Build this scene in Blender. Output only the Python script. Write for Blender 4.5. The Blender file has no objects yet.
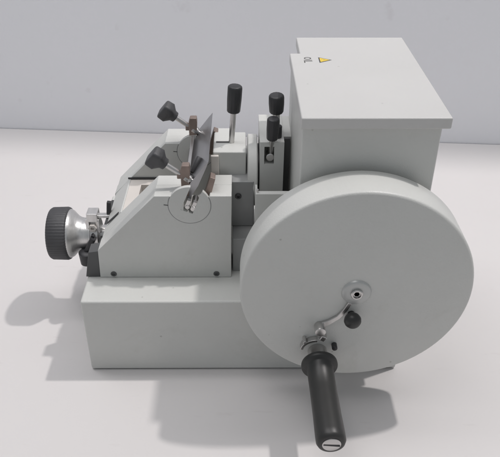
import bpy, bmesh, math, random
from mathutils import Vector, Matrix
random.seed(4)
PI = math.pi
S = 0.01                      # every dimension below is written in centimetres
scn = bpy.context.scene
COL = scn.collection

# ------------------------------------------------------------------ camera
W_IMG, H_IMG = 500.0, 457.0
yaw, pit, rol, foc = 0.00694088, 0.588895496, 0.00204409, 658.1574
ppx, ppy = 244.586, 222.4696
f = Vector((math.sin(yaw)*math.cos(pit), math.cos(yaw)*math.cos(pit), -math.sin(pit)))
r = f.cross(Vector((0, 0, 1))).normalized(); u = r.cross(f)
r2 = r*math.cos(rol)+u*math.sin(rol); u2 = -r*math.sin(rol)+u*math.cos(rol)
cam_d = bpy.data.cameras.new('camera'); cam = bpy.data.objects.new('camera', cam_d); COL.objects.link(cam)
m = Matrix((r2, u2, -f)).transposed().to_4x4(); m.translation = Vector((14.7866, -46.3516, 48.4040))*S
cam.matrix_world = m
cam_d.sensor_fit = 'HORIZONTAL'; cam_d.sensor_width = 36
cam_d.lens = foc/W_IMG*36
cam_d.shift_x = (W_IMG/2-ppx)/W_IMG
cam_d.shift_y = (ppy-H_IMG/2)/W_IMG
cam_d.clip_start = 0.01; cam_d.clip_end = 50
scn.camera = cam

# ------------------------------------------------------------------ world, lamps, exposure
w = bpy.data.worlds.new('World'); scn.world = w; w.use_nodes = True
w.node_tree.nodes['Background'].inputs[0].default_value = (0.90, 0.95, 1.0, 1)
w.node_tree.nodes['Background'].inputs[1].default_value = 0.268

def area(name, loc, target, size, watts, colour, shape='DISK', sy=None):
    d = bpy.data.lights.new(name, 'AREA'); d.shape = shape; d.size = size
    if sy: d.size_y = sy
    d.energy = watts; d.color = colour
    o = bpy.data.objects.new(name, d); COL.objects.link(o); o.location = loc
    o.rotation_euler = (Vector(target)-Vector(loc)).to_track_quat('-Z', 'Y').to_euler()
    return o
KD = Vector((.45, .155, 1)).normalized()
KT = Vector((.14, .03, .10))
area('key_lamp', KT+KD*3.2, KT, .10, 37, (1.0, .955, .935))
area('overhead_fill', (-.45, .06, 2.0), (.1, .45, .2), 1.9, 9, (1.0, .97, .97), 'RECTANGLE', .5)  # added overhead fill, placed so the wall catches some of it

wl = area('wall_fill', (.10, .16, 1.35), (.10, .53, .15), 1.7, 1.7, (1.0, .98, 1.0), 'RECTANGLE', .15); wl.data.spread = math.radians(120)  # added unseen fill, aimed to brighten the wall alone

scn.view_settings.view_transform = 'Standard'
scn.view_settings.look = 'None'
scn.view_settings.exposure = 0.24
scn.view_settings.gamma = 1
scn.render.engine = 'CYCLES'
scn.cycles.max_bounces = 8

# ------------------------------------------------------------------ materials
def mat(name, col, rough=.5, metal=0.0, bump=0.0, bscale=400, var=0.04, vscale=30, spec=.5, coat=0, stretch=None, rvar=.06, grime=0):
    M = bpy.data.materials.new(name); M.use_nodes = True
    N, Lk = M.node_tree.nodes, M.node_tree.links
    b = N['Principled BSDF']
    b.inputs['Metallic'].default_value = metal
    b.inputs['Specular IOR Level'].default_value = spec
    b.inputs['Coat Weight'].default_value = coat
    tc = N.new('ShaderNodeTexCoord'); mp = N.new('ShaderNodeMapping')
    Lk.new(tc.outputs['Object'], mp.inputs['Vector'])
    if stretch: mp.inputs['Scale'].default_value = stretch
    n = N.new('ShaderNodeTexNoise'); n.inputs['Scale'].default_value = vscale; n.inputs['Detail'].default_value = 6
    Lk.new(mp.outputs[0], n.inputs['Vector'])
    cr = N.new('ShaderNodeValToRGB')
    cr.color_ramp.elements[0].position = .3; cr.color_ramp.elements[1].position = .7
    cr.color_ramp.elements[0].color = (*[c*(1-var) for c in col], 1)
    cr.color_ramp.elements[1].color = (*[min(1, c*(1+var)) for c in col], 1)
    Lk.new(n.outputs['Fac'], cr.inputs[0]); Lk.new(cr.outputs[0], b.inputs['Base Color'])
    if grime:   # rubbed marks and small specks of dirt in the paint
        g1 = N.new('ShaderNodeTexNoise'); g1.inputs['Scale'].default_value = 9; g1.inputs['Detail'].default_value = 10; g1.inputs['Roughness'].default_value = .72; g1.inputs['Distortion'].default_value = 1.2
        Lk.new(tc.outputs['Object'], g1.inputs['Vector'])
        c1 = N.new('ShaderNodeValToRGB'); c1.color_ramp.elements[0].position = .56; c1.color_ramp.elements[1].position = .74
        c1.color_ramp.elements[0].color = (1, 1, 1, 1); c1.color_ramp.elements[1].color = (1-grime, 1-grime*1.05, 1-grime*1.25, 1)
        Lk.new(g1.outputs['Fac'], c1.inputs[0])
        g2 = N.new('ShaderNodeTexVoronoi'); g2.inputs['Scale'].default_value = 46; Lk.new(tc.outputs['Object'], g2.inputs['Vector'])
        c2 = N.new('ShaderNodeValToRGB'); c2.color_ramp.elements[0].position = .035; c2.color_ramp.elements[1].position = .06
        c2.color_ramp.elements[0].color = (1-3*grime, 1-3*grime, 1-3.2*grime, 1); c2.color_ramp.elements[1].color = (1, 1, 1, 1)
        Lk.new(g2.outputs['Distance'], c2.inputs[0])
        x1 = N.new('ShaderNodeMix'); x1.data_type = 'RGBA'; x1.blend_type = 'MULTIPLY'; x1.inputs['Factor'].default_value = 1
        x2 = N.new('ShaderNodeMix'); x2.data_type = 'RGBA'; x2.blend_type = 'MULTIPLY'; x2.inputs['Factor'].default_value = 1
        Lk.new(cr.outputs[0], x1.inputs['A']); Lk.new(c1.outputs[0], x1.inputs['B'])
        Lk.new(x1.outputs['Result'], x2.inputs['A']); Lk.new(c2.outputs[0], x2.inputs['B']); Lk.new(x2.outputs['Result'], b.inputs['Base Color'])
    mr = N.new('ShaderNodeMapRange'); mr.inputs['To Min'].default_value = rough-rvar; mr.inputs['To Max'].default_value = rough+rvar
    n2 = N.new('ShaderNodeTexNoise'); n2.inputs['Scale'].default_value = vscale*3.1; n2.inputs['Detail'].default_value = 8
    Lk.new(mp.outputs[0], n2.inputs['Vector']); Lk.new(n2.outputs['Fac'], mr.inputs['Value']); Lk.new(mr.outputs[0], b.inputs['Roughness'])
    if bump:
        n3 = N.new('ShaderNodeTexNoise'); n3.inputs['Scale'].default_value = bscale; n3.inputs['Detail'].default_value = 3
        Lk.new(mp.outputs[0], n3.inputs['Vector'])
        bp = N.new('ShaderNodeBump'); bp.inputs['Strength'].default_value = bump; bp.inputs['Distance'].default_value = .0004
        Lk.new(n3.outputs['Fac'], bp.inputs['Height']); Lk.new(bp.outputs[0], b.inputs['Normal'])
    return M
PAINT = mat('grey_enamel_paint', (.605, .61, .588), .40, bump=.4, bscale=900, var=.03, vscale=14, grime=.09)
PAINT2 = mat('lid_enamel_paint', (.56, .556, .545), .40, bump=.3, bscale=900, var=.02, vscale=12, grime=.05)
SLIDE = mat('shaded_slide_grey', (.29, .295, .295), .45, metal=.1, bump=.2, var=.08, vscale=60)  # darker than the paint: deep shadow on the slide put into the colour
STEEL = mat('brushed_steel', (.60, .59, .58), .32, metal=1, bump=.06, bscale=500, var=.05, vscale=40, rvar=.03)
ALU = mat('turned_aluminium', (.72, .71, .70), .33, metal=.9, bump=.3, bscale=250, var=.06, vscale=60, stretch=(6, 1, 1))
BLADE = mat('knife_steel', (.36, .36, .37), .33, metal=.9, bump=.12, bscale=300, var=.14, vscale=40, stretch=(1, .15, 1))
BRONZE = mat('brown_bronze', (.30, .235, .205), .45, metal=.5, bump=.2, var=.15, vscale=90)
DARK = mat('dark_steel', (.055, .055, .058), .42, metal=.5, var=.12, vscale=70)
BLACK = mat('black_plastic', (.030, .030, .033), .45, bump=.3, bscale=700, var=.12, vscale=50)
KNOBG = mat('charcoal_plastic', (.062, .062, .066), .5, bump=.4, bscale=600, var=.12, vscale=60)
BAKE = mat('black_bakelite', (.028, .028, .027), .40, var=.1, vscale=40)
CREAM = mat('pale_ivory', (.66, .62, .58), .45, bump=.2, var=.03)
YELLOW = mat('yellow_sticker', (.80, .58, .07), .5, var=.04, vscale=200)
INK = mat('black_ink', (.07, .07, .07), .6, var=.1)
SOLE = mat('dark_grey_metal', (.085, .087, .088), .5, var=.1)
DISC = mat('satin_disc_metal', (.50, .51, .50), .36, metal=.3, bump=.1, var=.03)

# ------------------------------------------------------------------ mesh helpers
def V(*a): return Vector(a)
def m_box(bm, x0, x1, y0, y1, z0, z1, rot=None, piv=None):
    vs = [bm.verts.new((x, y, z)) for x in (x0, x1) for y in (y0, y1) for z in (z0, z1)]
    for q in ((0, 1, 3, 2), (4, 6, 7, 5), (0, 4, 5, 1), (2, 3, 7, 6), (0, 2, 6, 4), (1, 5, 7, 3)):
        bm.faces.new([vs[i] for i in q])
    if rot is not None:
        bmesh.ops.rotate(bm, verts=vs, cent=piv or V((x0+x1)/2, (y0+y1)/2, (z0+z1)/2), matrix=rot)
    return vs
def frame(d):
    d = d.normalized(); a = V(0, 0, 1) if abs(d.z) < .9 else V(1, 0, 0)
    s = d.cross(a).normalized(); return s, d.cross(s).normalized(), d
def m_lathe(bm, p, d, prof, n=48, cap=True, flute=None, phase=0):
    """prof: list of (distance along d, radius)."""
    s, t, d = frame(d); rings = []
    for h, rad in prof:
        ring = []
        for i in range(n):
            a = 2*PI*i/n+phase; rr = rad*(flute(a, h) if flute else 1)
            ring.append(bm.verts.new(p+d*h+s*(math.cos(a)*rr)+t*(math.sin(a)*rr)))
        rings.append(ring)
    for A, B in zip(rings, rings[1:]):
        for i in range(n): bm.faces.new((A[i], A[(i+1) % n], B[(i+1) % n], B[i]))
    if cap:
        bm.faces.new(rings[0][::-1]); bm.faces.new(rings[-1])
def m_cyl(bm, p0, p1, r0, r1=None, n=40, ch=0):
    r1 = r0 if r1 is None else r1
    d = p1-p0; L = d.length
    prof = [(0, r0), (L, r1)] if not ch else [(0, r0-ch), (ch*.3, r0-ch*.3), (ch, r0), (L-ch, r1), (L-ch*.3, r1-ch*.3), (L, r1-ch)]
    m_lathe(bm, p0, d, prof, n)
def m_prism(bm, pts, y0, y1):
    """polygon in XZ, extruded along Y."""
    A = [bm.verts.new((x, y0, z)) for x, z in pts]; B = [bm.verts.new((x, y1, z)) for x, z in pts]
    bm.faces.new(A); bm.faces.new(B[::-1]); n = len(pts)
    for i in range(n): bm.faces.new((A[i], B[i], B[(i+1) % n], A[(i+1) % n]))
def m_plate(bm, pts, z0, z1):
    """polygon in XY, extruded along Z."""
    A = [bm.verts.new((x, y, z0)) for x, y in pts]; B = [bm.verts.new((x, y, z1)) for x, y in pts]
    bm.faces.new(A[::-1]); bm.faces.new(B); n = len(pts)
    for i in range(n): bm.faces.new((A[i], A[(i+1) % n], B[(i+1) % n], B[i]))
def BM(): return bmesh.new()
def obj(name, bm, M, parent=None, bevel=0, seg=3, angle=35, label=None):
    bmesh.ops.recalc_face_normals(bm, faces=bm.faces)
    lo = Vector([min(v.co[i] for v in bm.verts) for i in range(3)]); hi = Vector([max(v.co[i] for v in bm.verts) for i in range(3)])
    c = (lo+hi)/2
    for v in bm.verts: v.co = (v.co-c)*S
    me = bpy.data.meshes.new(name); bm.to_mesh(me); bm.free()
    me.polygons.foreach_set('use_smooth', [True]*len(me.polygons))
    me.set_sharp_from_angle(angle=math.radians(angle))
    me.materials.append(M)
    o = bpy.data.objects.new(name, me); COL.objects.link(o)
    wloc = c*S; o['_w'] = list(wloc)
    if parent is not None:
        o.parent = parent; o.location = wloc-Vector(parent['_w'])
    else: o.location = wloc
    if bevel:
        b = o.modifiers.new('bevel', 'BEVEL'); b.width = bevel*S; b.segments = seg; b.limit_method = 'ANGLE'
        b.angle_limit = math.radians(30); b.harden_normals = True
    if label: o['label'] = label
    return o
def thing(name, loc, label, cat):
    o = bpy.data.objects.new(name, None); COL.objects.link(o); o.empty_display_size = .02
    o.location = Vector(loc)*S; o['_w'] = list(Vector(loc)*S); o['label'] = label; o['category'] = cat
    return o

# ------------------------------------------------------------------ setting
def surf_mat(name, col, col2, scale, rough, bump):
    M = bpy.data.materials.new(name); M.use_nodes = True
    N, Lk = M.node_tree.nodes, M.node_tree.links; b = N['Principled BSDF']
    b.inputs['Roughness'].default_value = rough; b.inputs['Specular IOR Level'].default_value = .35
    tc = N.new('ShaderNodeTexCoord')
    n = N.new('ShaderNodeTexNoise'); n.inputs['Scale'].default_value = scale; n.inputs['Detail'].default_value = 7; n.inputs['Roughness'].default_value = .6
    Lk.new(tc.outputs['Object'], n.inputs['Vector'])
    mx = N.new('ShaderNodeMix'); mx.data_type = 'RGBA'; mx.inputs['A'].default_value = (*col, 1); mx.inputs['B'].default_value = (*col2, 1)
    Lk.new(n.outputs['Fac'], mx.inputs['Factor'])
    # faint scratches
    mp = N.new('ShaderNodeMapping'); mp.inputs['Scale'].default_value = (14, 55, 14); mp.inputs['Rotation'].default_value = (0, 0, .6)
    Lk.new(tc.outputs['Object'], mp.inputs['Vector'])
    v = N.new('ShaderNodeTexNoise'); v.inputs['Scale'].default_value = 1.7; v.inputs['Detail'].default_value = 9
    Lk.new(mp.outputs[0], v.inputs['Vector'])
    cr = N.new('ShaderNodeValToRGB'); cr.color_ramp.elements[0].position = .68; cr.color_ramp.elements[1].position = .78
    cr.color_ramp.elements[0].color = (1, 1, 1, 1); cr.color_ramp.elements[1].color = (.93, .92, .92, 1)
    Lk.new(v.outputs['Fac'], cr.inputs[0])
    mu = N.new('ShaderNodeMix'); mu.data_type = 'RGBA'; mu.blend_type = 'MULTIPLY'; mu.inputs['Factor'].default_value = 1
    Lk.new(mx.outputs['Result'], mu.inputs['A']); Lk.new(cr.outputs[0], mu.inputs['B'])
    Lk.new(mu.outputs['Result'], b.inputs['Base Color'])
    bp = N.new('ShaderNodeBump'); bp.inputs['Strength'].default_value = bump; bp.inputs['Distance'].default_value = .0005
    n3 = N.new('ShaderNodeTexNoise'); n3.inputs['Scale'].default_value = 350; Lk.new(tc.outputs['Object'], n3.inputs['Vector'])
    Lk.new(n3.outputs['Fac'], bp.inputs['Height']); Lk.new(bp.outputs[0], b.inputs['Normal'])
    return M
TABLE = surf_mat('white_laminate', (.665, .643, .637), (.71, .688, .682), 5, .5, .2)
WALLM = surf_mat('wall_paint', (.815, .82, .85), (.845, .85, .88), 3, .8, .35)
wy_ = lambda x: 54.7-.0755*(x+25.7)
bm = BM(); m_plate(bm, [(-130, -110), (160, -110), (160, wy_(160)), (-130, wy_(-130))], -4, 0)
o = obj('table_surface', bm, TABLE); o['kind'] = 'structure'
bm = BM(); m_plate(bm, [(-130, wy_(-130)+.15), (160, wy_(160)+.15), (160, wy_(160)+8), (-130, wy_(-130)+8)], -4, 150)
o = obj('wall', bm, WALLM); o['kind'] = 'structure'

# ------------------------------------------------------------------ microtome body
T = thing('rotary_microtome', (15, 8.5, 0), 'pale grey machine with large handwheel and black crank handle standing on white table', 'microtome')
HB = 8.8
bm = BM(); m_box(bm, 0, 30.1, -.15, 18.6, .10, HB)
base = obj('base', bm, PAINT, T, .22, 4)
bm = BM(); m_box(bm, .3, 29.8, .05, 18.4, .0, .3)
obj('foot_gap_shade', bm, DARK, T, 0)  # dark strip stands in for the shadow gap under the base

# housing with a step in its left rear
def step(xl, xs, xr, y0, ys, y1): return [(xl, y0), (xr, y0), (xr, y1), (xs, y1), (xs, ys), (xl, ys)]
bm = BM(); m_plate(bm, step(19.45, 20.4, 30.15, -.9, 12.3, 16.7), HB-.4, 26.9)
housing = obj('housing', bm, PAINT, T, .18, 4)
bm = BM(); m_plate(bm, step(19.3, 20.22, 30.58, -1.58, 12.5, 17.05), 26.85, 27.77)
lid = obj('lid', bm, PAINT2, T, .12, 4)
# warning triangle (apex to the right) and the word OIL reading from the rear to the front
ZT = 27.77
def tri(bm, cx, cy, w, h, z0, z1):
    m_plate(bm, [(cx-w/2, cy-h/2), (cx+w/2, cy), (cx-w/2, cy+h/2)], z0, z1)
bm = BM(); tri(bm, 22.38, 10.7, 1.15, 1.38, ZT, ZT+.012)
sign = obj('warning_sticker', bm, INK, lid)
bm = BM(); tri(bm, 22.34, 10.7, .86, 1.02, ZT+.012, ZT+.02)
s2_ = obj('yellow_field', bm, YELLOW, lid)
bm = BM()
m_plate(bm, [(22.14, 10.66), (22.40, 10.68), (22.40, 10.72), (22.14, 10.74)], ZT+.02, ZT+.024)
m_plate(bm, [(22.02, 10.66), (22.08, 10.66), (22.08, 10.74), (22.02, 10.74)], ZT+.02, ZT+.024)
obj('exclamation_mark', bm, INK, lid)
bm = BM()
def stroke(bm, pts, wd, z0, z1):
    for (x0, y0), (x1, y1) in zip(pts, pts[1:]):
        d = V(x1-x0, y1-y0, 0); n = V(-d.y, d.x, 0).normalized()*wd/2; e = d.normalized()*wd/2
        a, b_ = V(x0, y0, 0)-e, V(x1, y1, 0)+e
        m_plate(bm, [((a+n).x, (a+n).y), ((a-n).x, (a-n).y), ((b_-n).x, (b_-n).y), ((b_+n).x, (b_+n).y)], z0, z1)
# letter tops point to +X, text runs towards -Y
xb, xt = 20.5, 21.15
ring = [(20.825+.325*math.cos(a), 11.15+.28*math.sin(a)) for a in [2*PI*i/20 for i in range(21)]]
ins = [(20.825+.235*math.cos(a), 11.15+.19*math.sin(a)) for a in [2*PI*i/20 for i in range(21)]]
for i in range(20): m_plate(bm, [ring[i], ring[i+1], ins[i+1], ins[i]], ZT, ZT+.012)
stroke(bm, [(xb, 10.66), (xt, 10.66)], .09, ZT, ZT+.012)
stroke(bm, [(xt, 10.42), (xb, 10.42)], .09, ZT, ZT+.0125)
stroke(bm, [(xb, 10.42), (xb, 10.05)], .09, ZT, ZT+.012)
obj('lettering', bm, INK, lid)

# front guard of the slide and the slide itself
bm = BM(); m_box(bm, 16.1, 19.42, 3.55, 4.1, HB-.2, 18.1); m_box(bm, 16.1, 16.3, 4.1, 5.6, HB-.2, 17.9)
guard = obj('slide_guard', bm, PAINT, T, .06)
bm = BM(); m_cyl(bm, V(16.28, 3.85, 18.0), V(16.28, 3.85, 18.4), .1, n=16)
obj('pin', bm, STEEL, guard)
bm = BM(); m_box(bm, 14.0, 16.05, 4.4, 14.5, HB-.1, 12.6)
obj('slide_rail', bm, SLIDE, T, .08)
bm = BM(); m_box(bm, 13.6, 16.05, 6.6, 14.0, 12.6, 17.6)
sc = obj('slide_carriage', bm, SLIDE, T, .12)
bm = BM(); m_lathe(bm, V(14.55, 6.61, 16.05), V(0, -1, 0), [(0, .3), (.12, .3), (.17, .24), (.17, .14), (.05, .12), (.05, .01)], 20)
obj('screw', bm, DARK, sc)

# specimen clamp with lever A
bm = BM(); m_box(bm, 12.2, 15.28, 8.0, 12.25, 13.2, 19.95)
clampb = obj('specimen_clamp', bm, PAINT, T, .12)
bm = BM(); m_box(bm, 12.0, 12.75, 7.65, 7.98, 17.2, 19.7)
obj('clamp_jaw', bm, CREAM, clampb, .08)
bm = BM(); m_box(bm, 12.45, 14.15, 9.85, 10.2, 19.9, 19.965)
obj('lever_slot', bm, INK, clampb)
A0 = V(13.87, 10.02, 19.3); A1 = V(14.13, 10.02, 23.1); AD = (A1-A0).normalized()
bm = BM(); m_cyl(bm, A0, A1+AD*.3, .27, n=24)
obj('lever_rod', bm, STEEL, clampb)
def knob_bm(p, d, L, rad):
    bm = BM()
    m_lathe(bm, p, d, [(0, rad*.72), (.05, rad*.85), (.18, rad*.93), (L*.5, rad), (L-.22, rad), (L-.08, rad*.93), (L-.02, rad*.82), (L, rad*.7)], 56,
            flute=lambda a, h: 1+.018*math.cos(14*a))
    return bm
obj('lever_knob', knob_bm(A1-AD*.05, AD, 2.6, .67), BLACK, clampb)

# disc, head, levers B and C
bm = BM(); m_lathe(bm, V(15.42, 10.1, 16.9), V(1, 0, 0), [(0, 3.35), (.1, 3.5), (.85, 3.5), (.95, 3.4)], 72)
obj('mounting_disc', bm, PAINT, T)
bm = BM()
# body with an opening in its front face (frame of boxes, so that the slot is a real recess)
X0, X1, Y0, Y1_, Z0, Z1 = 16.55, 18.75, 7.2, 13.2, 12.5, 21.35
m_prism(bm, [(X0, Z0), (X1, Z0), (X1, Z1), (X0, Z1)], 8.9, Y1_)
sx0, sx1, sz0, sz1 = 16.95, 17.85, 19.1, 20.9
m_box(bm, X0, sx0, Y0, 8.9, Z0, Z1); m_box(bm, sx1, X1, Y0, 8.9, Z0, Z1)
m_box(bm, sx0, sx1, Y0, 8.9, Z0, sz0); m_box(bm, sx0, sx1, Y0, 8.9, sz1, Z1)
bmesh.ops.remove_doubles(bm, verts=bm.verts, dist=.001)
head = obj('orientation_head', bm, PAINT, T)
bm = BM(); m_box(bm, 18.72, 19.5, 8.6, 13.1, 12.8, 21.25)
obj('head_neck', bm, PAINT, T, .05)
bm = BM(); m_box(bm, 18.78, 19.35, 8.25, 8.6, 12.6, 21.2)
obj('neck_gap_shade', bm, SOLE, T, .03)  # dark plate deepens the shade in the recess between head and housing
B0 = V(18.1, 9.4, 21.1); B1 = V(18.05, 9.2, 23.35); BD = (B1-B0).normalized()
bm = BM(); m_cyl(bm, B0, B1+BD*.3, .34, n=24); obj('lever_rod', bm, STEEL, head)
obj('lever_knob', knob_bm(B1+BD*.02, BD, 1.8, .70), BLACK, head)
bm = BM(); m_cyl(bm, V(18.15, 8.3, 21.3), V(18.15, 8.3, 22.5), .42, n=28, ch=.1); obj('lever_collar', bm, BLACK, head)
C0 = V(17.55, 7.9, 19.7); C1 = V(17.62, 7.0, 21.75); CD = (V(17.68, 6.85, 23.8)-C1).normalized()
bm = BM(); m_cyl(bm, C0, C1+CD*.3, .24, n=24); m_lathe(bm, V(17.5, 7.25, 19.75), V(0, 1, 0), [(0, .3), (.06, .38), (1, .38)], 24); obj('lever_rod', bm, STEEL, head)
obj('lever_knob', knob_bm(C1, CD, 2.15, .56), BLACK, head)
bm = BM(); m_cyl(bm, V(16.3, 10.1, 16.9), V(16.6, 10.1, 16.9), 2.6, n=48)
obj('shaft_collar', bm, DARK, T)

# ------------------------------------------------------------------ handwheel
WX, WY, WZ, WR, WT = 24.2, -4.95, 13.9, 9.5, 3.5
bm = BM()
prof = [(0, WR-.24), (.04, WR-.12), (.11, WR-.04), (.24, WR), (WT-.3, WR), (WT-.1, WR-.08), (WT, WR-.3)]
m_lathe(bm, V(WX, WY, WZ), V(0, 1, 0), prof, 160)
wheel = obj('handwheel', bm, PAINT, T, angle=50)
bm = BM(); m_cyl(bm, V(WX, WY+WT, WZ), V(WX, -.85, WZ), 2.2, n=40)
obj('axle_boss', bm, PAINT, wheel)
def face(x, z, off=0): return V(x, WY-off, z)
bm = BM(); m_lathe(bm, face(WX, WZ, -.02), V(0, -1, 0), [(0, 1.24), (.18, 1.16), (.22, 1.10), (.22, .62), (.22, .6)], 56)
obj('hub_plate', bm, DISC, wheel)
bm = BM()
m_lathe(bm, face(WX, WZ, .14), V(0, -1, 0), [(0, .5), (.22, .5), (.28, .44), (.28, .34), (.14, .30), (.14, .01)], 36)
obj('hub_screw', bm, STEEL, wheel)
bm = BM(); m_lathe(bm, face(WX, WZ, .25), V(0, -1, 0), [(0, .24), (.03, .24), (.03, .01)], 6)
obj('hex_socket', bm, BLACK, wheel)
# thin curved clearance groove around the crank arm
arm_pts = [(23.75, 12.9), (23.4, 12.1), (22.9, 11.35), (22.2, 10.8), (21.5, 10.4)]
bm = BM()
def m_strip(bm, pts, wd, y0, y1):
    L_, R_ = [], []
    for i, (x, z) in enumerate(pts):
        a = pts[max(i-1, 0)]; b = pts[min(i+1, len(pts)-1)]
        d = V(b[0]-a[0], 0, b[1]-a[1]).normalized(); n = V(-d.z, 0, d.x)
        ww = wd[i] if isinstance(wd, (list, tuple)) else wd
        L_.append((x+n.x*ww/2, z+n.z*ww/2)); R_.append((x-n.x*ww/2, z-n.z*ww/2))
    m_prism(bm, L_+R_[::-1], y0, y1)
m_strip(bm, arm_pts, [.34, .36, .38, .45, .6], WY-.26, WY-.02)
arm = obj('crank_arm', bm, STEEL, T, .05)
bm = BM(); m_cyl(bm, face(21.42, 10.3, -.02), face(21.42, 10.3, .95), .47, n=36, ch=.1)
obj('pivot_pin', bm, STEEL, arm)
# curved spring clip left of the ferrule and its bright end
bm = BM()
cp = [(21.3+1.3*math.cos(a), 7.95+1.0*math.sin(a)) for a in [PI*(.50+.05*i) for i in range(11)]]
m_strip(bm, cp, [.26]*11, WY-.55, WY-.02)
m_cyl(bm, face(20.2, 8.95, -.02), face(20.2, 8.95, .75), .16, n=16)
obj('spring_clip', bm, STEEL, T, .04)
bm = BM(); m_box(bm, 21.5, 22.0, WY-.6, WY-.02, 8.95, 9.5, Matrix.Rotation(.5, 3, 'Y'))
obj('latch_plate', bm, STEEL, T, .08)
# handle
HX, HZ = 21.42, 7.3
HD = (V(21.6, -14.4, 6.95)-V(HX, WY, HZ)).normalized(); H0 = V(HX, WY, HZ)
bm = BM(); m_lathe(bm, H0, HD, [(-.02, .84), (1.5, .84)], 40)
obj('ferrule', bm, STEEL, T)
bm = BM()
m_lathe(bm, H0, HD, [(1.4, 1.05), (1.42, 1.4), (1.48, 1.53), (1.56, 1.55), (1.78, 1.55), (1.88, 1.48), (1.93, 1.2), (2.0, 1.12), (4.5, 1.11), (7, 1.13), (8.7, 1.17), (9.2, 1.16), (9.42, 1.05), (9.5, .9)], 64)
hd = obj('crank_handle', bm, BAKE, T, angle=50)
bm = BM(); m_lathe(bm, H0+HD*9.44, HD, [(0, .72), (.10, .72), (.14, .66)], 40)
es = obj('end_screw', bm, STEEL, hd)
sd, td, dd = frame(HD)
bm = BM(); m_box(bm, -.64, .64, -.02, .01, -.07, .07)
bmesh.ops.transform(bm, verts=bm.verts, matrix=Matrix.Translation(H0+HD*9.59) @ Matrix.Rotation(.12, 4, 'Y'))
obj('screw_slot', bm, BLACK, hd)
# ball knob and lock pin
bm = BM(); m_lathe(bm, face(23.98, 11.6, -.02), V(0, -1, 0), [(0, .3), (.35, .3), (.42, .5), (.6, .64), (.85, .72), (1.1, .68), (1.3, .55), (1.42, .36), (1.47, .12)], 36)
obj('ball_knob', bm, BAKE, T, angle=60)
bm = BM(); m_cyl(bm, face(22.82, 8.1, -.02), face(22.82, 8.1, .6), .24, n=24, ch=.06)
obj('lock_pin', bm, BLACK, T)

# ------------------------------------------------------------------ knife holder
K = thing('knife_holder', (7.5, 10.4, HB), 'sloping grey knife holder with black knobbed clamps on the left of the base', 'knife holder')
CT = 17.94
def cheek(y0, y1, split):
    bm = BM(); g = .07
    # front slab with an open slot for the knife
    def prof(o, oz):
        return [(1.27+o, HB+.02), (13.85, HB+.02), (13.97, CT), (12.05, CT), (11.4, 16.2), (10.6, 15.7), (9.7, 16.0), (9.55, CT-oz), (7.1+o*.4, CT-oz), (1.4+o, 12.0)]
    m_prism(bm, prof(0, 0), y0, split-g); m_prism(bm, prof(.16, .13), split-g, split+g*.5)
    m_prism(bm, prof(.05, .06), split+g*.5, y1)
    pl = obj('side_plate', bm, PAINT, K, .09, 3)
    # round pivot disc, slotted
    c = V(10.2, 0, 17.0); th = math.radians(23); U = V(math.cos(th), 0, -math.sin(th)); Wd = V(math.sin(th), 0, math.cos(th))
    R_, h = 1.88, .58; vb = -.75; pts = []
    a0 = math.asin(h/R_); N_ = 60
    for i in range(N_+1):
        a = a0+(2*PI-2*a0)*i/N_; pts.append((R_*math.sin(a), R_*math.cos(a)))
    pts += [(-h, vb), (h, vb)]
    P = [(c.x+U.x*a+Wd.x*b, c.z+U.z*a+Wd.z*b) for a, b in pts]
    bm = BM(); m_prism(bm, P, y0-.03, y0+.35)
    pd = obj('pivot_disc', bm, PAINT, pl)
    bm = BM(); seg_ = [math.radians(q) for q in range(-238, 60, 4)]
    for a1, a2 in zip(seg_, seg_[1:]):
        rr = (1.88, 1.96); q4 = [(c.x+rr[0]*math.cos(a1), c.z+rr[0]*math.sin(a1)), (c.x+rr[1]*math.cos(a1), c.z+rr[1]*math.sin(a1)), (c.x+rr[1]*math.cos(a2), c.z+rr[1]*math.sin(a2)), (c.x+rr[0]*math.cos(a2), c.z+rr[0]*math.sin(a2))]
        m_prism(bm, q4, y0-.006, y0+.01) if max(z for x, z in q4) < CT-.02 else None
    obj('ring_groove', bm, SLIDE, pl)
    bm = BM(); m_strip(bm, [(7.9, 17.05), (8.3, 17.0)], .07, y0-.02, y0+.01); obj('index_mark', bm, INK, pl)
    for sx in (2.6, 12.45):
        bm = BM(); m_lathe(bm, V(sx, y0+.01, 9.25), V(0, -1, 0), [(0, .29), (.06, .29), (.1, .24), (.1, .15), (.02, .13), (.02, .01)], 24)
        obj('screw', bm, SOLE, pl)
    return pl
near = cheek(3.45, 7.3, 5.5)
far = cheek(13.7, 17.3, 15.5)
# bridging front panel with a window
bm = BM()
fp = [(1.42, HB+.02), (3.3, HB+.02), (3.3, 13.85), (3.15, 13.85), (1.5, 12.0)]
m_prism(bm, fp, 7.26, 13.72)
obj('front_panel', bm, PAINT, K, .06)
bm = BM()
m_box(bm, 3.3, 4.5, 7.26, 13.72, 12.6, 13.8)
m_box(bm, 4.5, 7.2, 12.5, 13.72, 12.6, 13.8)
m_box(bm, 4.5, 7.2, 7.26, 8.2, 12.6, 13.8)
bmesh.ops.remove_doubles(bm, verts=bm.verts, dist=.001)
obj('tray_frame', bm, CREAM, K)  # frame and floor coloured paler than the grey paint, as lit surfaces
bm = BM(); m_box(bm, 3.3, 9, 7.28, 13.7, HB+.02, 10.8); obj('tray_floor', bm, CREAM, K)
bm = BM(); m_box(bm, 3.0, 7.2, 13.55, 13.69, 13.86, 14.02); obj('contact_shade', bm, DARK, K)  # dark strip drawn as the contact shadow along the far side plate
bm = BM(); m_box(bm, .3, 1.26, 4.98, 16.5, HB+.012, 9.5); m_prism(bm, [(-.12, HB+.012), (1.24, HB+.012), (1.38, 11.85), (.45, 11.7)], 3.55, 5.0)
obj('sole_plate', bm, SOLE, K, .05)
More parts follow.
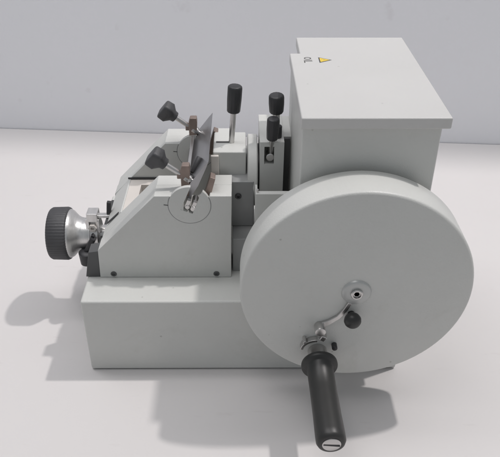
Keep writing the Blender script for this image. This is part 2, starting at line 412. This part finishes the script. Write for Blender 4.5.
bm = BM(); m_box(bm, 1.18, 1.62, 9.8, 10.25, 11.3, 13.3, Matrix.Rotation(.12, 3, 'Y')); m_box(bm, 1.3, 2.1, 9.85, 10.2, 11.4, 11.7); obj('stop_screw', bm, BLACK, K, .06)
bm = BM(); m_strip(bm, [(1.7, 12.45), (2.9, 13.62)], .08, 7.3, 7.6)
obj('gap_shade', bm, DARK, K)  # dark dash standing for shade where the panel meets the near side plate

# adjusting wheel, cone and shaft
kx, ky, kz = -4.98, 10.3, 9.25
bm = BM()
m_lathe(bm, V(kx, ky, kz), V(1, 0, 0), [(0, 2.35), (.08, 2.6), (.3, 2.74), (1.8, 2.78), (2.0, 2.70), (2.1, 2.5)], 216, flute=lambda a, h: 1-.014*(.5+.5*math.cos(54*a)))
kw = obj('adjusting_wheel', bm, KNOBG, K, angle=60)
bm = BM(); m_lathe(bm, V(kx+2.0, ky, kz), V(1, 0, 0), [(0, 2.55), (.12, 2.54), (.35, 2.42), (.6, 2.15), (.9, 1.86), (1.2, 1.7), (1.6, 1.63), (2.1, 1.62)], 72)
obj('wheel_cone', bm, ALU, kw, angle=60)
bm = BM(); m_lathe(bm, V(kx+4.0, ky, kz), V(1, 0, 0), [(0, 1.60), (.3, 1.60), (.34, 1.5), (.42, 1.5), (.46, 1.58), (1.1, 1.58), (1.1, .9), (6.9, .9)], 56)
obj('spindle', bm, ALU, K)
bm = BM()
m_box(bm, -.80, .30, 9.2, 10.5, 11.35, 12.3); m_box(bm, -1.0, -.62, 9.25, 10.45, 9.8, 11.6); m_box(bm, .0, .42, 9.25, 10.45, 10.0, 11.6); m_box(bm, .25, 1.5, 9.5, 10.1, 11.65, 11.95)
obj('bracket', bm, ALU, K, .06)
bm = BM(); m_lathe(bm, V(-.28, 9.4, 10.75), V(0, -1, 0), [(0, .38), (.1, .42), (.5, .42), (.5, .2), (.3, .18), (.3, .01)], 6); obj('nut', bm, CREAM, K)
bm = BM(); m_cyl(bm, V(-.3, 8.5, 9.95), V(-.3, 9.2, 9.95), .2, n=16); obj('nut_bolt', bm, BLACK, K)
bm = BM(); m_lathe(bm, V(-1.1, 8.4, 7.6), V(0, 0, 1), [(-.85, .5), (-.7, .75), (.6, .82), (.8, .6)], 36); m_cyl(bm, V(-1.1, 8.4, 8.2), V(-.2, 8.4, 9.9), .3, n=20)
obj('locking_lever', bm, BLACK, K, angle=50)

# clamp jaws, clamp screws and winged knobs
KD_ = V(-.80, 0, .60)
def clamp(y, off):
    q = V(off[0], 0, off[1])
    bm = BM()
    m_prism(bm, [(9.5+q.x, 17.6), (10.15+q.x, 17.2), (10.35+q.x, 20.0+q.z), (10.3+q.x, 20.45+q.z), (9.65+q.x, 20.45+q.z), (9.5+q.x, 20.0+q.z)], y-.38, y+.38)
    m_box(bm, 9.15+q.x, 9.6+q.x, y-.25, y+.25, 19.05+q.z, 19.55+q.z)
    jaw = obj('clamp_jaw', bm, BRONZE, K, .07)
    e = V(10.2, y, 18.9)+q
    bm = BM(); m_cyl(bm, e-KD_*.9, e+KD_*3.0, .25, n=20); m_cyl(bm, e-KD_*.1+V(0, 0, 0), e+KD_*.5, .42, n=20, ch=.05)
    rod = obj('clamp_screw', bm, STEEL, K)
    bm = BM(); p = e+KD_*2.45
    s_, t_, d_ = frame(KD_)
    n = 64
    # winged thumb knob: collar, then a broad flattened head with a faceted end
    def fl(a, h):
        if h < .32: return 1
        k = min(1, (h-.32)/.3); aa = a+.3
        sq = 1/(abs(math.cos(aa)/.72)**6+abs(math.sin(aa)/1.02)**6)**(1/6)
        return 1+(sq-1)*k
    m_lathe(bm, p, KD_, [(0, .42), (.06, .52), (.36, .56), (.46, .62), (.78, .86), (.86, .93), (1.52, .89), (1.62, .83), (1.66, .72)], 96, flute=fl)
    obj('knob', bm, KNOBG, rod, angle=50)
clamp(4.9, (-.05, -.05)); clamp(14.1, (.1, .25))
bm = BM(); m_box(bm, 9.85, 10.15, 5.5, 13.5, 18.3, 18.95); obj('pressure_bar', bm, STEEL, K, .04)
for y in (4.6, 13.9):
    bm = BM(); m_prism(bm, [(11.3, 16.9), (11.9, 16.8), (12.55, 19.3), (12.1, 19.5)], y-.5, y+.5)
    obj('rear_jaw', bm, BRONZE, K, .06)
for (x, z, rr, M_) in ((10.55, 16.55, .30, STEEL), (10.0, 16.75, .22, STEEL)):
    bm = BM(); m_cyl(bm, V(x, 3.45, z), V(x+.1, 5.2, z+.2), rr, n=20, ch=.05); m_box(bm, x-.12, x+.22, 3.5, 3.9, z, z+.7, Matrix.Rotation(.4, 3, 'Y'))
    obj('adjusting_pin', bm, M_, K)

# ------------------------------------------------------------------ the knife
sp = V(9.9, 0, 17.15); ed = V(11.98, 0, 20.85); dv = (ed-sp).normalized(); nv = V(-dv.z, 0, dv.x)
bm = BM()
def pk(a, b): q = sp+dv*a+nv*b; return (q.x, q.z)
Lk_ = (ed-sp).length
m_prism(bm, [pk(0, .42), pk(0, -.32), pk(1.6, -.34), pk(Lk_-.7, -.12), pk(Lk_, -.005), pk(Lk_, .005), pk(Lk_-.5, .10), pk(1.6, .40)], 4.55, 14.75)
kn = obj('microtome_knife', bm, BLADE, None, .015, 2)
kn['label'] = 'grey steel wedge blade clamped upright between the two sloping side plates'; kn['category'] = 'knife'
bm = BM(); q0 = sp+dv*1.75+nv*.45; q1 = sp+dv*3.05+nv*.3
m_cyl(bm, V(q0.x, 6.0, q0.z), V(q1.x, 6.9, q1.z), .26, .36, n=20, ch=.1)
c_ = obj('knife_clip', bm, DARK, kn)

for o in bpy.data.objects:
    if '_w' in o: del o['_w']
